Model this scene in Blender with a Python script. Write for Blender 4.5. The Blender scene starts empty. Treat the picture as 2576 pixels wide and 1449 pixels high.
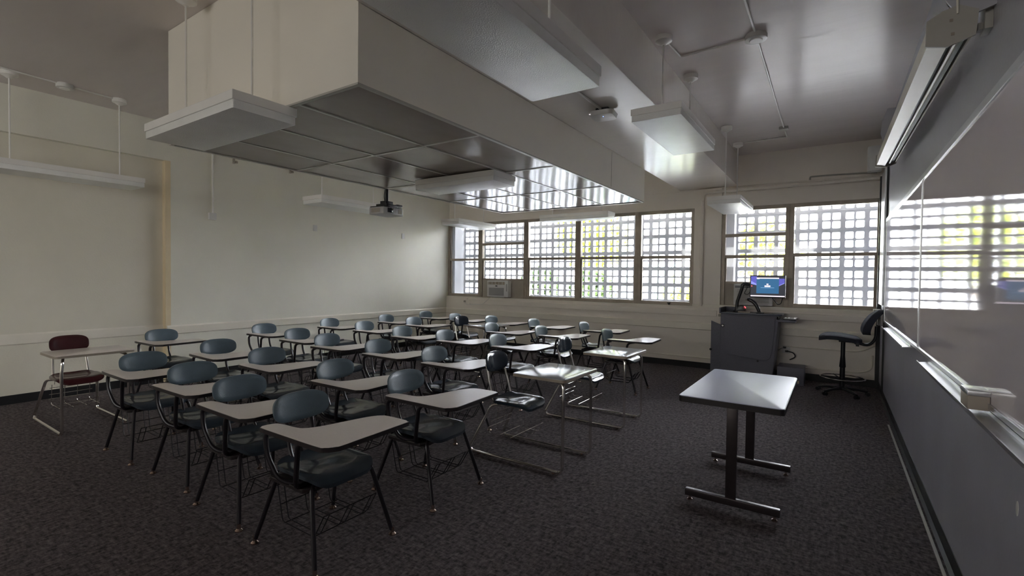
import bpy, bmesh, math, random
from mathutils import Vector, Matrix, Euler
random.seed(7)
PI = math.pi
C = bpy.context.scene.collection
S = bpy.context.scene

# ------------------------------------------------------------------ materials
def newmat(name):
    m = bpy.data.materials.new(name); m.use_nodes = True
    nt = m.node_tree; b = nt.nodes['Principled BSDF']
    return m, nt, b
def setp(b, **k):
    for a, v in k.items():
        n = {'col': 'Base Color', 'rough': 'Roughness', 'metal': 'Metallic', 'spec': 'Specular IOR Level',
             'emit': 'Emission Color', 'es': 'Emission Strength', 'ior': 'IOR', 'coat': 'Coat Weight', 'coatr': 'Coat Roughness'}[a]
        b.inputs[n].default_value = (v[0], v[1], v[2], 1) if isinstance(v, tuple) else v
def mat(name, col, rough=.5, metal=0., var=.06, nscale=6., bump=0., bscale=40., spec=.5, stretch=(1, 1, 1), coat=0.):
    """procedural: base colour mottled by noise, optional bump"""
    m, nt, b = newmat(name); N = nt.nodes; L = nt.links
    setp(b, rough=rough, metal=metal, spec=spec, coat=coat)
    tc = N.new('ShaderNodeTexCoord'); mp = N.new('ShaderNodeMapping'); mp.inputs['Scale'].default_value = stretch
    L.new(tc.outputs['Object'], mp.inputs[0])
    n = N.new('ShaderNodeTexNoise'); n.inputs['Scale'].default_value = nscale; n.inputs['Detail'].default_value = 4
    L.new(mp.outputs[0], n.inputs['Vector'])
    r = N.new('ShaderNodeValToRGB'); e = r.color_ramp.elements
    e[0].position = .3; e[1].position = .7
    e[0].color = tuple(c * (1 - var) for c in col) + (1,); e[1].color = tuple(min(1, c * (1 + var)) for c in col) + (1,)
    L.new(n.outputs['Fac'], r.inputs[0]); L.new(r.outputs[0], b.inputs['Base Color'])
    if bump:
        n2 = N.new('ShaderNodeTexNoise'); n2.inputs['Scale'].default_value = bscale; n2.inputs['Detail'].default_value = 3
        L.new(mp.outputs[0], n2.inputs['Vector'])
        bp = N.new('ShaderNodeBump'); bp.inputs['Strength'].default_value = bump; bp.inputs['Distance'].default_value = .01
        L.new(n2.outputs['Fac'], bp.inputs['Height']); L.new(bp.outputs[0], b.inputs['Normal'])
    return m
M = {}
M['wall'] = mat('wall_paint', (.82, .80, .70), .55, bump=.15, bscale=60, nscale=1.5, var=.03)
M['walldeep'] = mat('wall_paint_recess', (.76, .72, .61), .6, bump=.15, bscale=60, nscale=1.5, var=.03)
M['jamb'] = mat('jamb_paint', (.78, .65, .44), .55, var=.03)
M['windowwall'] = mat('window_wall_paint', (.86, .80, .72), .5, bump=.1, bscale=60, nscale=1.5, var=.03)
M['rail'] = mat('trim_paint', (.84, .79, .69), .4, bump=.05, nscale=1.5, var=.03)
M['ceil'] = mat('ceiling_gloss_paint', (.76, .70, .675), .22, spec=.10, bump=.26, bscale=7, nscale=2, var=.03, stretch=(.35, 1.6, 1))
M['beam'] = mat('beam_gloss_paint', (.86, .81, .75), .24, bump=.16, bscale=10, nscale=2, var=.03, stretch=(.6, 1.6, 1))
M['box'] = mat('soffit_paint', (.88, .835, .74), .5, bump=.05, nscale=2, var=.02)
M['boxpanel'] = mat('glossy_ceiling_panel', (.36, .315, .285), .13, spec=.16, bump=.3, bscale=2.4, nscale=3, var=.08, stretch=(1, .7, 1))
M['grid'] = mat('panel_grid', (.50, .48, .43), .3, var=.03)
M['rightwall'] = mat('grey_wall_paint', (.43, .425, .46), .38, bump=.12, bscale=50, nscale=1.3, var=.05)
M['rightwall2'] = mat('dark_grey_wall_panel', (.38, .38, .45), .45, bump=.1, bscale=50, nscale=2, var=.08)
M['black'] = mat('black_rubber', (.012, .012, .014), .45, var=.1)
M['board'] = mat('glossy_whiteboard', (.90, .84, .90), .04, var=.01, spec=.45, nscale=1)
M['alu'] = mat('brushed_aluminium', (.62, .62, .64), .32, metal=.85, var=.04, nscale=30, stretch=(1, .1, 1))
M['carpet'] = None
M['bronze'] = mat('bronze_window_frame', (.34, .29, .235), .42, metal=.25, var=.12, nscale=8)
M['filler'] = mat('window_filler_board', (.40, .355, .30), .6, var=.05)
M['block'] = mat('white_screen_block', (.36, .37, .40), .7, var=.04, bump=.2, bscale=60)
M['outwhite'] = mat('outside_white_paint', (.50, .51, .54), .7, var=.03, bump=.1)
M['fix'] = mat('white_enamel_fixture', (.88, .86, .82), .35, var=.02)
M['diff'] = mat('prismatic_diffuser', (.90, .90, .87), .28, var=.03, bump=.3, bscale=160)
M['plastic'] = mat('white_plastic', (.72, .71, .68), .35, var=.02)
M['shell'] = mat('blue_grey_plastic_shell', (.11, .15, .18), .33, var=.10, bump=.12, bscale=220, nscale=9)
M['seat'] = mat('dark_slate_plastic_seat', (.040, .050, .062), .17, var=.18, bump=.22, bscale=9, nscale=5)
M['seatn'] = mat('navy_plastic', (.02, .028, .04), .13, var=.12, bump=.08, bscale=9, nscale=5)
M['maroon'] = mat('maroon_plastic', (.055, .014, .016), .22, var=.2, bump=.06, bscale=9)
M['lam'] = mat('taupe_laminate', (.80, .73, .69), .22, var=.025, nscale=120, bump=.04, bscale=300)
M['lamb'] = mat('pale_laminate', (.36, .39, .43), .09, var=.02, nscale=100, bump=.03, bscale=200)
M['edge'] = mat('dark_edge_band', (.022, .017, .018), .35, var=.15)
M['frame'] = mat('dark_brown_tube', (.022, .018, .022), .3, metal=.3, var=.15)
M['chrome'] = mat('chrome_tube', (.80, .77, .73), .16, metal=1., var=.05)
M['wire'] = mat('dark_wire', (.02, .018, .022), .4, metal=.4, var=.15)
M['brass'] = mat('worn_nickel_glide', (.55, .42, .36), .25, metal=1., var=.1)
M['tframe'] = mat('brown_table_steel', (.05, .04, .042), .25, metal=.5, var=.15)
M['tlam'] = mat('grey_table_laminate', (.42, .46, .66), .30, var=.02, nscale=80, bump=.15, bscale=260)
M['fabric'] = mat('navy_fabric', (.03, .034, .05), .9, var=.2, nscale=200, bump=.3, bscale=400)
M['podium'] = mat('charcoal_laminate', (.14, .14, .18), .5, var=.15, nscale=150)
M['podtop'] = mat('podium_top', (.10, .11, .15), .25, var=.08, nscale=100)
M['bp'] = mat('black_plastic', (.015, .016, .02), .3, var=.1)
M['beige'] = mat('beige_screen_case', (.78, .74, .64), .4, var=.02)
M['greypaint'] = mat('grey_bracket_paint', (.42, .40, .36), .45, var=.04)
M['ac'] = mat('ac_plastic', (.70, .69, .67), .45, var=.02)
M['acg'] = mat('ac_grille', (.36, .35, .35), .6, var=.1, nscale=40, stretch=(.2, 1, 6))
M['trunk'] = mat('bark', (.16, .12, .09), .9, var=.3, bump=.4)
M['ground'] = mat('pale_paving', (.42, .41, .40), .9, var=.08)
M['teal'] = mat('teal_wall_paint', (.40, .66, .58), .8, var=.05)
M['blueb'] = mat('blue_grey_metal', (.45, .50, .60), .5, var=.05)
M['projw'] = mat('projector_grey', (.48, .47, .46), .4, var=.03)
M['lens'] = mat('lens_glass', (.02, .025, .035), .06, var=.05)
def leafmat(name, c1, c2):
    m, nt, b = newmat(name); N = nt.nodes; L = nt.links; setp(b, rough=.6)
    oi = N.new('ShaderNodeTexCoord'); n = N.new('ShaderNodeTexNoise'); n.inputs['Scale'].default_value = 5
    L.new(oi.outputs['Object'], n.inputs['Vector'])
    r = N.new('ShaderNodeValToRGB'); r.color_ramp.elements[0].position = .35; r.color_ramp.elements[1].position = .62
    r.color_ramp.elements[0].color = c1 + (1,); r.color_ramp.elements[1].color = c2 + (1,)
    L.new(n.outputs['Fac'], r.inputs[0]); L.new(r.outputs[0], b.inputs['Base Color'])
    tr = N.new('ShaderNodeBsdfTranslucent'); L.new(r.outputs[0], tr.inputs[0])
    mx = N.new('ShaderNodeMixShader'); mx.inputs[0].default_value = .4
    L.new(b.outputs[0], mx.inputs[1]); L.new(tr.outputs[0], mx.inputs[2]); L.new(mx.outputs[0], N['Material Output'].inputs[0])
    return m
M['leafy'] = leafmat('yellow_green_leaves', (.22, .30, .03), (.62, .66, .10))
M['leafd'] = leafmat('dark_green_leaves', (.03, .07, .02), (.14, .22, .06))
def carpet():
    m, nt, b = newmat('dark_mottled_carpet'); N = nt.nodes; L = nt.links; setp(b, rough=.95, spec=.15)
    tc = N.new('ShaderNodeTexCoord'); cols = []
    for sc, st, a in ((50, (1, .4, 1), .55), (50, (.4, 1, 1), .45)):
        mp = N.new('ShaderNodeMapping'); mp.inputs['Scale'].default_value = st; L.new(tc.outputs['Object'], mp.inputs[0])
        n = N.new('ShaderNodeTexNoise'); n.inputs['Scale'].default_value = sc; n.inputs['Detail'].default_value = 5; n.inputs['Roughness'].default_value = .7
        L.new(mp.outputs[0], n.inputs['Vector']); cols.append(n)
    mul = N.new('ShaderNodeMath'); mul.operation = 'MULTIPLY'; L.new(cols[0].outputs['Fac'], mul.inputs[0]); L.new(cols[1].outputs['Fac'], mul.inputs[1])
    r = N.new('ShaderNodeValToRGB'); e = r.color_ramp.elements; e[0].position = .16; e[1].position = .36
    e[0].color = (.042, .037, .039, 1); e[1].color = (.20, .168, .175, 1)
    L.new(mul.outputs[0], r.inputs[0]); L.new(r.outputs[0], b.inputs['Base Color'])
    bp = N.new('ShaderNodeBump'); bp.inputs['Strength'].default_value = .6; bp.inputs['Distance'].default_value = .01
    L.new(mul.outputs[0], bp.inputs['Height']); L.new(bp.outputs[0], b.inputs['Normal'])
    return m
M['carpet'] = carpet()
def glassmat(tint=(.95, .96, .97, 1)):
    m = bpy.data.materials.new('hazed_window_glass'); m.use_nodes = True; nt = m.node_tree; N = nt.nodes; L = nt.links
    N.remove(N['Principled BSDF'])
    t = N.new('ShaderNodeBsdfTransparent'); t.inputs[0].default_value = tint
    g = N.new('ShaderNodeBsdfGlossy'); g.inputs['Roughness'].default_value = .03
    fr = N.new('ShaderNodeFresnel'); fr.inputs[0].default_value = 1.45
    m1 = N.new('ShaderNodeMixShader'); L.new(fr.outputs[0], m1.inputs[0]); L.new(t.outputs[0], m1.inputs[1]); L.new(g.outputs[0], m1.inputs[2])
    tl = N.new('ShaderNodeBsdfTranslucent'); tl.inputs[0].default_value = (.9, .92, .96, 1)  # faint translucent share imitates the bright haze of overexposed panes
    tc = N.new('ShaderNodeTexCoord'); n = N.new('ShaderNodeTexNoise'); n.inputs['Scale'].default_value = 3
    L.new(tc.outputs['Object'], n.inputs['Vector'])
    mr = N.new('ShaderNodeMapRange'); mr.inputs[3].default_value = .0; mr.inputs[4].default_value = .004; L.new(n.outputs['Fac'], mr.inputs[0])
    m2 = N.new('ShaderNodeMixShader'); L.new(mr.outputs[0], m2.inputs[0]); L.new(m1.outputs[0], m2.inputs[1]); L.new(tl.outputs[0], m2.inputs[2])
    L.new(m2.outputs[0], N['Material Output'].inputs[0]); return m
M['glass'] = glassmat()
M['glassw'] = glassmat((.99, .975, .94, 1)); M['glassw'].name = 'fill_opening_glass'  # warm-tinted glass for the added rear windows and door
def emit(name, col, s):
    m, nt, b = newmat(name); setp(b, col=(0, 0, 0), emit=col, es=s, rough=.3)
    return m
EM = .2
M['sc_bg'] = emit('screen_dark', (.012, .014, .022), EM)
M['sc_win'] = emit('screen_teal_blue', (.012, .085, .19), EM)
M['sc_wh'] = emit('screen_pale', (.72, .62, .70), EM)
M['sc_vi'] = emit('screen_violet', (.07, .07, .36), EM)
M['sc_vi2'] = emit('screen_light_violet', (.20, .22, .62), EM)
M['sc_ln'] = emit('screen_line', (.12, .25, .42), EM)
M['red'] = emit('red_display', (.85, .10, .12), EM)
M['led'] = emit('blue_led', (.2, .35, 1.), .4)

# ------------------------------------------------------------------ mesh tools
def fillet(pts, r, n=5):
    pts = [Vector(p) for p in pts]; out = [pts[0]]
    for i in range(1, len(pts) - 1):
        p, a, b = pts[i], pts[i - 1], pts[i + 1]
        da, db = (a - p), (b - p); ra = min(r, da.length * .48, db.length * .48)
        s, e = p + da.normalized() * ra, p + db.normalized() * ra
        for k in range(n + 1):
            t = k / n; out.append((1 - t) ** 2 * s + 2 * t * (1 - t) * p + t * t * e)
    out.append(pts[-1]); return out
class MB:
    def __init__(s): s.v = []; s.f = []
    def box(s, c, d, rot=None):
        b = len(s.v); R = Euler(rot).to_matrix() if rot else None
        for sx, sy, sz in ((-1, -1, -1), (1, -1, -1), (1, 1, -1), (-1, 1, -1), (-1, -1, 1), (1, -1, 1), (1, 1, 1), (-1, 1, 1)):
            p = Vector((sx * d[0] / 2, sy * d[1] / 2, sz * d[2] / 2))
            if R: p = R @ p
            s.v.append(p + Vector(c))
        s.f += [tuple(b + i for i in q) for q in ((0, 3, 2, 1), (4, 5, 6, 7), (0, 1, 5, 4), (1, 2, 6, 5), (2, 3, 7, 6), (3, 0, 4, 7))]
        return s
    def b2(s, x0, x1, y0, y1, z0, z1): return s.box(((x0 + x1) / 2, (y0 + y1) / 2, (z0 + z1) / 2), (abs(x1 - x0), abs(y1 - y0), abs(z1 - z0)))
    def tube(s, pts, r, n=8, closed=False):
        pts = [Vector(p) for p in pts]; m = len(pts); b = len(s.v); up = None
        for i, p in enumerate(pts):
            if closed: t = (pts[(i + 1) % m] - pts[i - 1])
            else: t = pts[min(i + 1, m - 1)] - pts[max(i - 1, 0)]
            t.normalize()
            if up is None:
                up = Vector((0, 0, 1)) if abs(t.z) < .9 else Vector((1, 0, 0))
            u = (up - t * up.dot(t)).normalized(); w = t.cross(u); up = u
            rr = r[i] if isinstance(r, (list, tuple)) else r
            for k in range(n):
                a = 2 * PI * k / n; s.v.append(p + (u * math.cos(a) + w * math.sin(a)) * rr)
        for i in range(m if closed else m - 1):
            j = (i + 1) % m
            for k in range(n):
                l = (k + 1) % n; s.f.append((b + i * n + k, b + i * n + l, b + j * n + l, b + j * n + k))
        if not closed:
            s.f.append(tuple(b + k for k in reversed(range(n)))); s.f.append(tuple(b + (m - 1) * n + k for k in range(n)))
        return s
    def prism(s, poly, lo, hi, axis='z'):
        """poly of 2d points; axis z:(x,y) y:(x,z) x:(y,z)"""
        b = len(s.v); n = len(poly)
        mk = {'z': lambda p, h: (p[0], p[1], h), 'y': lambda p, h: (p[0], h, p[1]), 'x': lambda p, h: (h, p[0], p[1])}[axis]
        for h in (lo, hi):
            for p in poly: s.v.append(Vector(mk(p, h)))
        s.f.append(tuple(b + i for i in reversed(range(n)))); s.f.append(tuple(b + n + i for i in range(n)))
        for i in range(n):
            j = (i + 1) % n; s.f.append((b + i, b + j, b + n + j, b + n + i))
        return s
    def loft(s, A, B):
        b = len(s.v); n = len(A); s.v += [Vector(p) for p in A] + [Vector(p) for p in B]
        s.f.append(tuple(b + i for i in reversed(range(n)))); s.f.append(tuple(b + n + i for i in range(n)))
        for i in range(n):
            j = (i + 1) % n; s.f.append((b + i, b + j, b + n + j, b + n + i))
        return s
    def lathe(s, prof, c=(0, 0, 0), n=20):
        b = len(s.v); c = Vector(c); m = len(prof)
        for r, z in prof:
            for k in range(n):
                a = 2 * PI * k / n; s.v.append(c + Vector((r * math.cos(a), r * math.sin(a), z)))
        for i in range(m - 1):
            for k in range(n):
                l = (k + 1) % n; s.f.append((b + i * n + k, b + i * n + l, b + (i + 1) * n + l, b + (i + 1) * n + k))
        s.f.append(tuple(b + k for k in reversed(range(n)))); s.f.append(tuple(b + (m - 1) * n + k for k in range(n)))
        return s
    def shell(s, fn, nu=14, nv=12, th=.01, nrm=(0, 0, 1)):
        """fn(u,v)->point ; closed slab of thickness th along -nrm"""
        b = len(s.v); nrm = Vector(nrm); W = nu + 1
        for side in (0, 1):
            for j in range(nv + 1):
                for i in range(nu + 1):
                    u, v = -1 + 2 * i / nu, -1 + 2 * j / nv
                    s.v.append(Vector(fn(u, v)) - nrm * th * side)
        off = W * (nv + 1)
        for j in range(nv):
            for i in range(nu):
                a = b + j * W + i; s.f.append((a, a + 1, a + W + 1, a + W)); a += off; s.f.append((a, a + W, a + W + 1, a + 1))
        rim = [j for j in range(nu)] + [nu + W * j for j in range(nv)] + [W * nv + nu - j for j in range(nu)] + [W * (nv - j) for j in range(nv)]
        for k in range(len(rim)):
            p, q = b + rim[k], b + rim[(k + 1) % len(rim)]; s.f.append((p, p + off, q + off, q))
        return s
    def build(s, name, m, parent=None, smooth=True, bevel=0., angle=35):
        me = bpy.data.meshes.new(name); me.from_pydata([tuple(v) for v in s.v], [], s.f); me.validate()
        bm = bmesh.new(); bm.from_mesh(me)
        bmesh.ops.recalc_face_normals(bm, faces=bm.faces)
        if bevel:
            ed = [e for e in bm.edges if len(e.link_faces) == 2 and e.calc_face_angle(0) > math.radians(40)]
            bmesh.ops.bevel(bm, geom=ed, offset=bevel, segments=2, profile=.6, affect='EDGES', clamp_overlap=True)
        bm.to_mesh(me); bm.free()
        me.materials.append(M[m] if isinstance(m, str) else m)
        if smooth:
            me.shade_smooth()
            try: me.set_sharp_from_angle(angle=math.radians(angle))
            except Exception: pass
        o = bpy.data.objects.new(name, me); C.objects.link(o)
        if parent: o.parent = parent
        return o
def tag(o, label=None, cat=None, group=None, kind=None):
    if label: o['label'] = label
    if cat: o['category'] = cat
    if group: o['group'] = group
    if kind: o['kind'] = kind
    return o
def thing(name, label, cat, loc=(0, 0, 0), rz=0, group=None):
    o = bpy.data.objects.new(name, None); C.objects.link(o); o.location = loc; o.rotation_euler = (0, 0, rz); o.empty_display_size = .1
    return tag(o, label, cat, group)
def copy_tree(o, parent=None):
    c = o.copy(); C.objects.link(c)
    if parent: c.parent = parent
    for ch in list(o.children): copy_tree(ch, c)
    return c
def dup(o, loc, rz, label, group=None):
    c = copy_tree(o); c.location = loc; c.rotation_euler = (0, 0, rz); c['label'] = label
    if group: c['group'] = group
    return c
def struct(name, mb, m, **k):
    o = mb.build(name, m, **k); o['kind'] = 'structure'; return o
def rrect(x0, x1, y0, y1, r, n=5):
    out = []
    for cx, cy, a0 in ((x1 - r, y1 - r, 0), (x0 + r, y1 - r, 90), (x0 + r, y0 + r, 180), (x1 - r, y0 + r, 270)):
        for k in range(n + 1):
            a = math.radians(a0 + 90 * k / n); out.append((cx + r * math.cos(a), cy + r * math.sin(a)))
    return out

# ------------------------------------------------------------------ room constants
XL, XLR, XR, YW, YB = -7.6, -7.69, .545, 8.6, -8.0
YF = 8.68                     # window frame plane
ZC, ZB = 3.55, 3.05           # ceiling, beam underside
REC = 2.87                    # recess edge on the left wall

# shell ---------------------------------------------------------------
struct('floor', MB().b2(XLR - .3, XR + .2, YB - .2, YW + .25, -.12, 0), 'carpet', smooth=False)
struct('ceiling', MB().b2(XLR - .3, XR + .2, YB - .2, 9.5, ZC, ZC + .2), 'ceil', smooth=False)
struct('ceiling_beam', MB().b2(-2.28, -1.362, YB, YF + .08, ZB, ZC), 'beam', smooth=False, bevel=.004)
w = MB(); w.b2(XL - .3, XL, REC, YF + .1, 0, ZC); w.b2(XL - .3, XL, YB - .2, REC, ZB - .02, ZC)
struct('wall_left', w, 'wall', smooth=False)
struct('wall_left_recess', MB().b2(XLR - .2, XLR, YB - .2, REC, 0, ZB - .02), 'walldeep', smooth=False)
struct('trim_jamb', MB().b2(XLR, XL + .004, REC - .012, REC + .05, 0, ZB - .02), 'jamb', smooth=False)
DY0, DY1, DZ = -5.2, -3.2, 2.25       # glazed doors added behind the camera to let fill light in
w = MB(); w.b2(XR, XR + .2, DY1, YW + .2, 1.0, ZC); w.b2(XR, XR + .2, YB - .2, DY0, 1.0, ZC); w.b2(XR, XR + .2, DY0, DY1, DZ, ZC)
struct('wall_right', w, 'rightwall', smooth=False)
struct('wall_right_lower', MB().b2(XR - .001, XR + .2, DY1, YW + .2, 0, 1.0).b2(XR - .001, XR + .2, YB - .2, DY0, 0, 1.0), 'rightwall2', smooth=False)
w = MB()
for y in (DY0, (DY0 + DY1) / 2 - .05, DY1 - .1): w.b2(XR + .06, XR + .12, y, y + .1, 0, DZ)
w.b2(XR + .06, XR + .12, DY0 + .1, DY1 - .1, DZ - .08, DZ); w.b2(XR + .06, XR + .12, DY0 + .1, DY1 - .1, 0, .12)
fr = struct('fill_door_1', w, 'bronze', smooth=False)
MB().b2(XR + .085, XR + .092, DY0 + .1, DY1 - .1, .12, DZ - .08).build('glass_pane', 'glassw', fr, smooth=False)
# rear wall (behind the camera) with unseen clerestory glass added for fill light
RZ0, RZ1 = 2.1, 3.15
w = MB(); w.b2(XLR - .3, XR + .2, YB - .2, YB, 0, RZ0); w.b2(XLR - .3, XR + .2, YB - .2, YB, RZ1, ZC)
for a, b in ((XLR - .3, -6.6), (-4.0, -3.4), (-.8, XR + .2)): w.b2(a, b, YB - .2, YB, RZ0, RZ1)
struct('wall_rear', w, 'wall', smooth=False)
for i, (a, b) in enumerate(((-6.6, -4.0), (-3.4, -.8))):
    w = MB(); w.b2(a, b, YB - .12, YB - .06, RZ0, RZ0 + .05); w.b2(a, b, YB - .12, YB - .06, RZ1 - .05, RZ1)
    for k in range(3):
        x = a + (b - a - .05) * k / 3; w.b2(x, x + .05, YB - .12, YB - .06, RZ0 + .05, RZ1 - .05)
    fr = struct('window_%d' % (8 + i), w, 'bronze', smooth=False)  # added fill openings, numbered on from the real windows
    MB().b2(a + .05, b - .05, YB - .095, YB - .088, RZ0 + .05, RZ1 - .05).build('glass_pane', 'glassw', fr, smooth=False)

# window wall ----------------------------------------------------------
PX0, PX1 = -2.02, -1.585      # pier between the two window groups
w = MB()
w.b2(XL, XR, YW, YW + .25, 0, 1.035)                       # parapet
w.b2(XL, PX0, YF + .0, YF + .14, 2.725, 3.027); w.b2(PX1, XR, YF, YF + .14, 2.695, 3.027)   # header
w.b2(XL, XR, YF + .012, YF + .14, 3.02, 3.036)
w.b2(XL, XR, YF + .004, YF + .2, 3.034, ZC)                  # upper wall
w.b2(PX0, PX1, YF - .07, YF + .14, 1.035, 3.03)            # pier
struct('wall_window', w, 'windowwall', smooth=False, bevel=.003)
struct('trim_1', MB().b2(XL, PX0 - .0, YW - .02, YF + .03, 1.035, 1.052), 'rail', smooth=False, bevel=.003)
struct('trim_2', MB().b2(PX0, XR, YW - .02, YF + .03, 1.035, 1.09), 'rail', smooth=False, bevel=.003)
# the picture rail like mouldings
def mould(name, x0, x1, y, z0, z1, d=.034):
    return struct(name, MB().prism([(y, z0), (y - d, z0 + .012), (y - d, z1 - .018), (y - d * .4, z1), (y, z1)], x0, x1, 'x'), 'rail', angle=20)
mould('trim_3', XL, XR, YW, .648, .775)
def mouldl(name, x, y0, y1, z0, z1, d=.022):
    return struct(name, MB().prism([(x, z0), (x + d, z0 + .012), (x + d, z1 - .018), (x + d * .4, z1), (x, z1)], y0, y1, 'y'), 'rail', angle=20)
mouldl('trim_4', XL, REC, YW, .652, .778)
mouldl('trim_5', XLR, YB, REC, .662, .79, .015)
struct('trim_6', MB().tube(fillet([(-4.6, YW - .008, .18), (.32, YW - .008, .18), (.47, YW - .008, .24), (.47, YW - .008, .45)], .12), .012), 'rail')
struct('trim_7', MB().tube(fillet([(-.66, YW - .008, .488), (.33, YW - .008, .488), (.5, YW - .008, .60)], .1), .012), 'rail')
struct('trim_8', MB().b2(XL, XR, YW - .012, YW, .10, .178), 'windowwall', smooth=False)
# seam caps of beam line
struct('baseboard_window', MB().b2(XL, XR, YW - .016, YW, 0, .10), 'black', smooth=False)
struct('baseboard_left', MB().b2(XL, XL + .01, REC, YW, 0, .10), 'black', smooth=False)
struct('baseboard_left_recess', MB().b2(XLR, XLR + .01, YB, REC, 0, .10), 'black', smooth=False)
struct('baseboard_right', MB().prism([(XR, 0), (XR - .022, 0), (XR - .006, .018), (XR - .005, .10), (XR, .10)], DY1, 8.55, 'y'), 'black', angle=20)
struct('trim_toe_highlight', MB().b2(XR - .052, XR - .036, DY1, 6.4, 0, .006), 'greypaint', smooth=False)  # pale strip stands in for the glossy highlight along the baseboard toe
struct('trim_10', MB().b2(XR - .02, XR, 7.79, 7.83, 0.1, 3.0), 'black', smooth=False)
struct('trim_corner_shade', MB().b2(XR - .045, XR, 8.5, 8.6, .1, 2.98), 'black', smooth=False)  # black strip stands in for the shadow in the room corner
struct('trim_12', MB().b2(XR - .035, XR, 7.86, 8.42, 1.2, 2.98), 'alu', smooth=False)

# windows --------------------------------------------------------------
def window(idx, x0, x1, z0, z1, rails, filler=None):
    """outer frame, sliding sash rails and one pane per opening; filler = top of a solid panel"""
    w = MB(); t = .058; y0, y1 = YF - .03, YF + .05
    w.b2(x0, x0 + t, y0, y1, z0, z1); w.b2(x1 - t, x1, y0, y1, z0, z1)
    w.b2(x0 + t, x1 - t, y0, y1, z1 - t, z1)
    zb = z0
    if filler is None: w.b2(x0 + t, x1 - t, y0, y1, z0, z0 + .06); zb = z0 + .06
    else: w.b2(x0 + t, x1 - t, y0 + .02, y1, filler - .02, filler + .015); zb = filler + .015
    for r in rails: w.b2(x0 + t, x1 - t, y0 + .005, y1 - .01, r - .025, r + .025)
    w.b2(x0 + t, x0 + t + .02, y0 + .03, y1 - .01, zb, rails[0] - .025); w.b2(x1 - t - .02, x1 - t, y0 + .03, y1 - .01, zb, rails[0] - .025)
    fr = struct('window_%d' % idx, w, 'bronze', smooth=False, bevel=.003)
    edges = [zb] + list(rails) + [z1 - t]
    for i in range(len(edges) - 1):
        a = edges[i] + (.025 if i else 0); b = edges[i + 1] - (.025 if i < len(edges) - 2 else 0)
        MB().b2(x0 + t, x1 - t, YF + .005, YF + .011, a, b).build('glass_pane', 'glass', fr, smooth=False)
    if filler: MB().b2(x0 + t, x1 - t, YF - .005, YF + .03, z0, filler - .02).build('filler_panel', 'filler', fr, smooth=False)
    return fr
ZT = 2.725
WX = [-7.6, -6.65, -5.437, -4.226, -3.015, PX0]
for i in range(5):
    window(i + 1, WX[i], WX[i + 1], 1.052, ZT, (1.895,) if i != 1 else (1.895, 2.23), 1.455 if i == 1 else None)
window(6, PX1, -.60, 1.09, 2.70, (1.89, 2.238), 1.465)
window(7, -.60, XR, 1.09, 2.70, (1.905,), None)
o = MB().lathe([(.012, 0), (.012, .02), (.03, .025), (.022, .035)], (-2.43, YF - .05, 1.052), 10).box((-2.43, YF - .05, 1.09), (.06, .015, .012)).build('window_latch', 'bp')
tag(o, 'small dark latch on the sill below the rightmost of the left windows', 'latch')

# breeze-block screen outside -------------------------------------------
def screen(name, xs, xe, z0, rows):
    w = MB(); P = .303; f0, f1 = 9.10, 9.215; q = P / 2; x = xs
    n = int(math.ceil((xe - xs) / P))
    def octo(a, b, c, d, y, ch):
        return [(a + ch, y, c), (b - ch, y, c), (b, y, c + ch), (b, y, d - ch), (b - ch, y, d), (a + ch, y, d), (a, y, d - ch), (a, y, c + ch)]
    for i in range(n):
        for j in range(rows):
            for qi in (0, 1):
                for qj in (0, 1):
                    cx0 = xs + i * P + qi * q; cz0 = z0 + j * P + qj * q
                    mo, mi = .031, .0115
                    a = cx0 + (mo if qi == 0 else mi); b = cx0 + q - (mi if qi == 0 else mo)
                    c = cz0 + (mo if qj == 0 else mi); d = cz0 + q - (mi if qj == 0 else mo)
                    base = len(w.v)
                    R0 = [(cx0, f0, cz0), (cx0 + q, f0, cz0), (cx0 + q, f0, cz0 + q), (cx0, f0, cz0 + q)]
                    R1 = [(x_, f1, z_) for x_, _, z_ in R0]
                    O0 = octo(a, b, c, d, f0, .012); t = .004; O1 = octo(a + t, b - t, c + t, d - t, f1, .014)
                    w.v += [Vector(p) for p in R0 + O0 + R1 + O1]
                    for bb, flip in ((base, False), (base + 12, True)):
                        R = [bb, bb + 1, bb + 2, bb + 3]; O = [bb + 4 + k for k in range(8)]
                        fs = [(R[0], R[1], O[1], O[0]), (R[1], O[2], O[1]), (R[1], R[2], O[3], O[2]), (R[2], O[4], O[3]),
                              (R[2], R[3], O[5], O[4]), (R[3], O[6], O[5]), (R[3], R[0], O[7], O[6]), (R[0], O[0], O[7])]
                        w.f += [tuple(reversed(f)) if flip else f for f in fs]
                    for k in range(8):
                        l = (k + 1) % 8; w.f.append((base + 4 + k, base + 4 + l, base + 16 + l, base + 16 + k))
    me = bpy.data.meshes.new(name); me.from_pydata([tuple(v) for v in w.v], [], w.f)
    me.materials.append(M['block']); ob = bpy.data.objects.new(name, me); C.objects.link(ob); ob['kind'] = 'structure'
    # thin projecting joints between courses
    g = MB()
    for j in range(rows + 1): g.b2(xs, xs + n * P, f0 - .008, f0 + .0, z0 + j * P - .006, z0 + j * P + .006)
    g.build('course_joint', 'block', ob, smooth=False)
    return ob
ZS = 2.305 - .303 * 4
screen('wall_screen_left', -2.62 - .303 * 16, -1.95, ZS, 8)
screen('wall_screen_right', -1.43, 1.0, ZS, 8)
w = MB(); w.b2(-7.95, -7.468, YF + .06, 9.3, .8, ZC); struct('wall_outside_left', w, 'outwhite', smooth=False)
w = MB(); w.b2(-1.95, -1.43, YF + .2, 9.3, .8, ZC); w.b2(PX1 - .3, PX1 + .02, YF + .14, 9.1, .8, ZC); struct('wall_outside_pier', w, 'outwhite', smooth=False)
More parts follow.
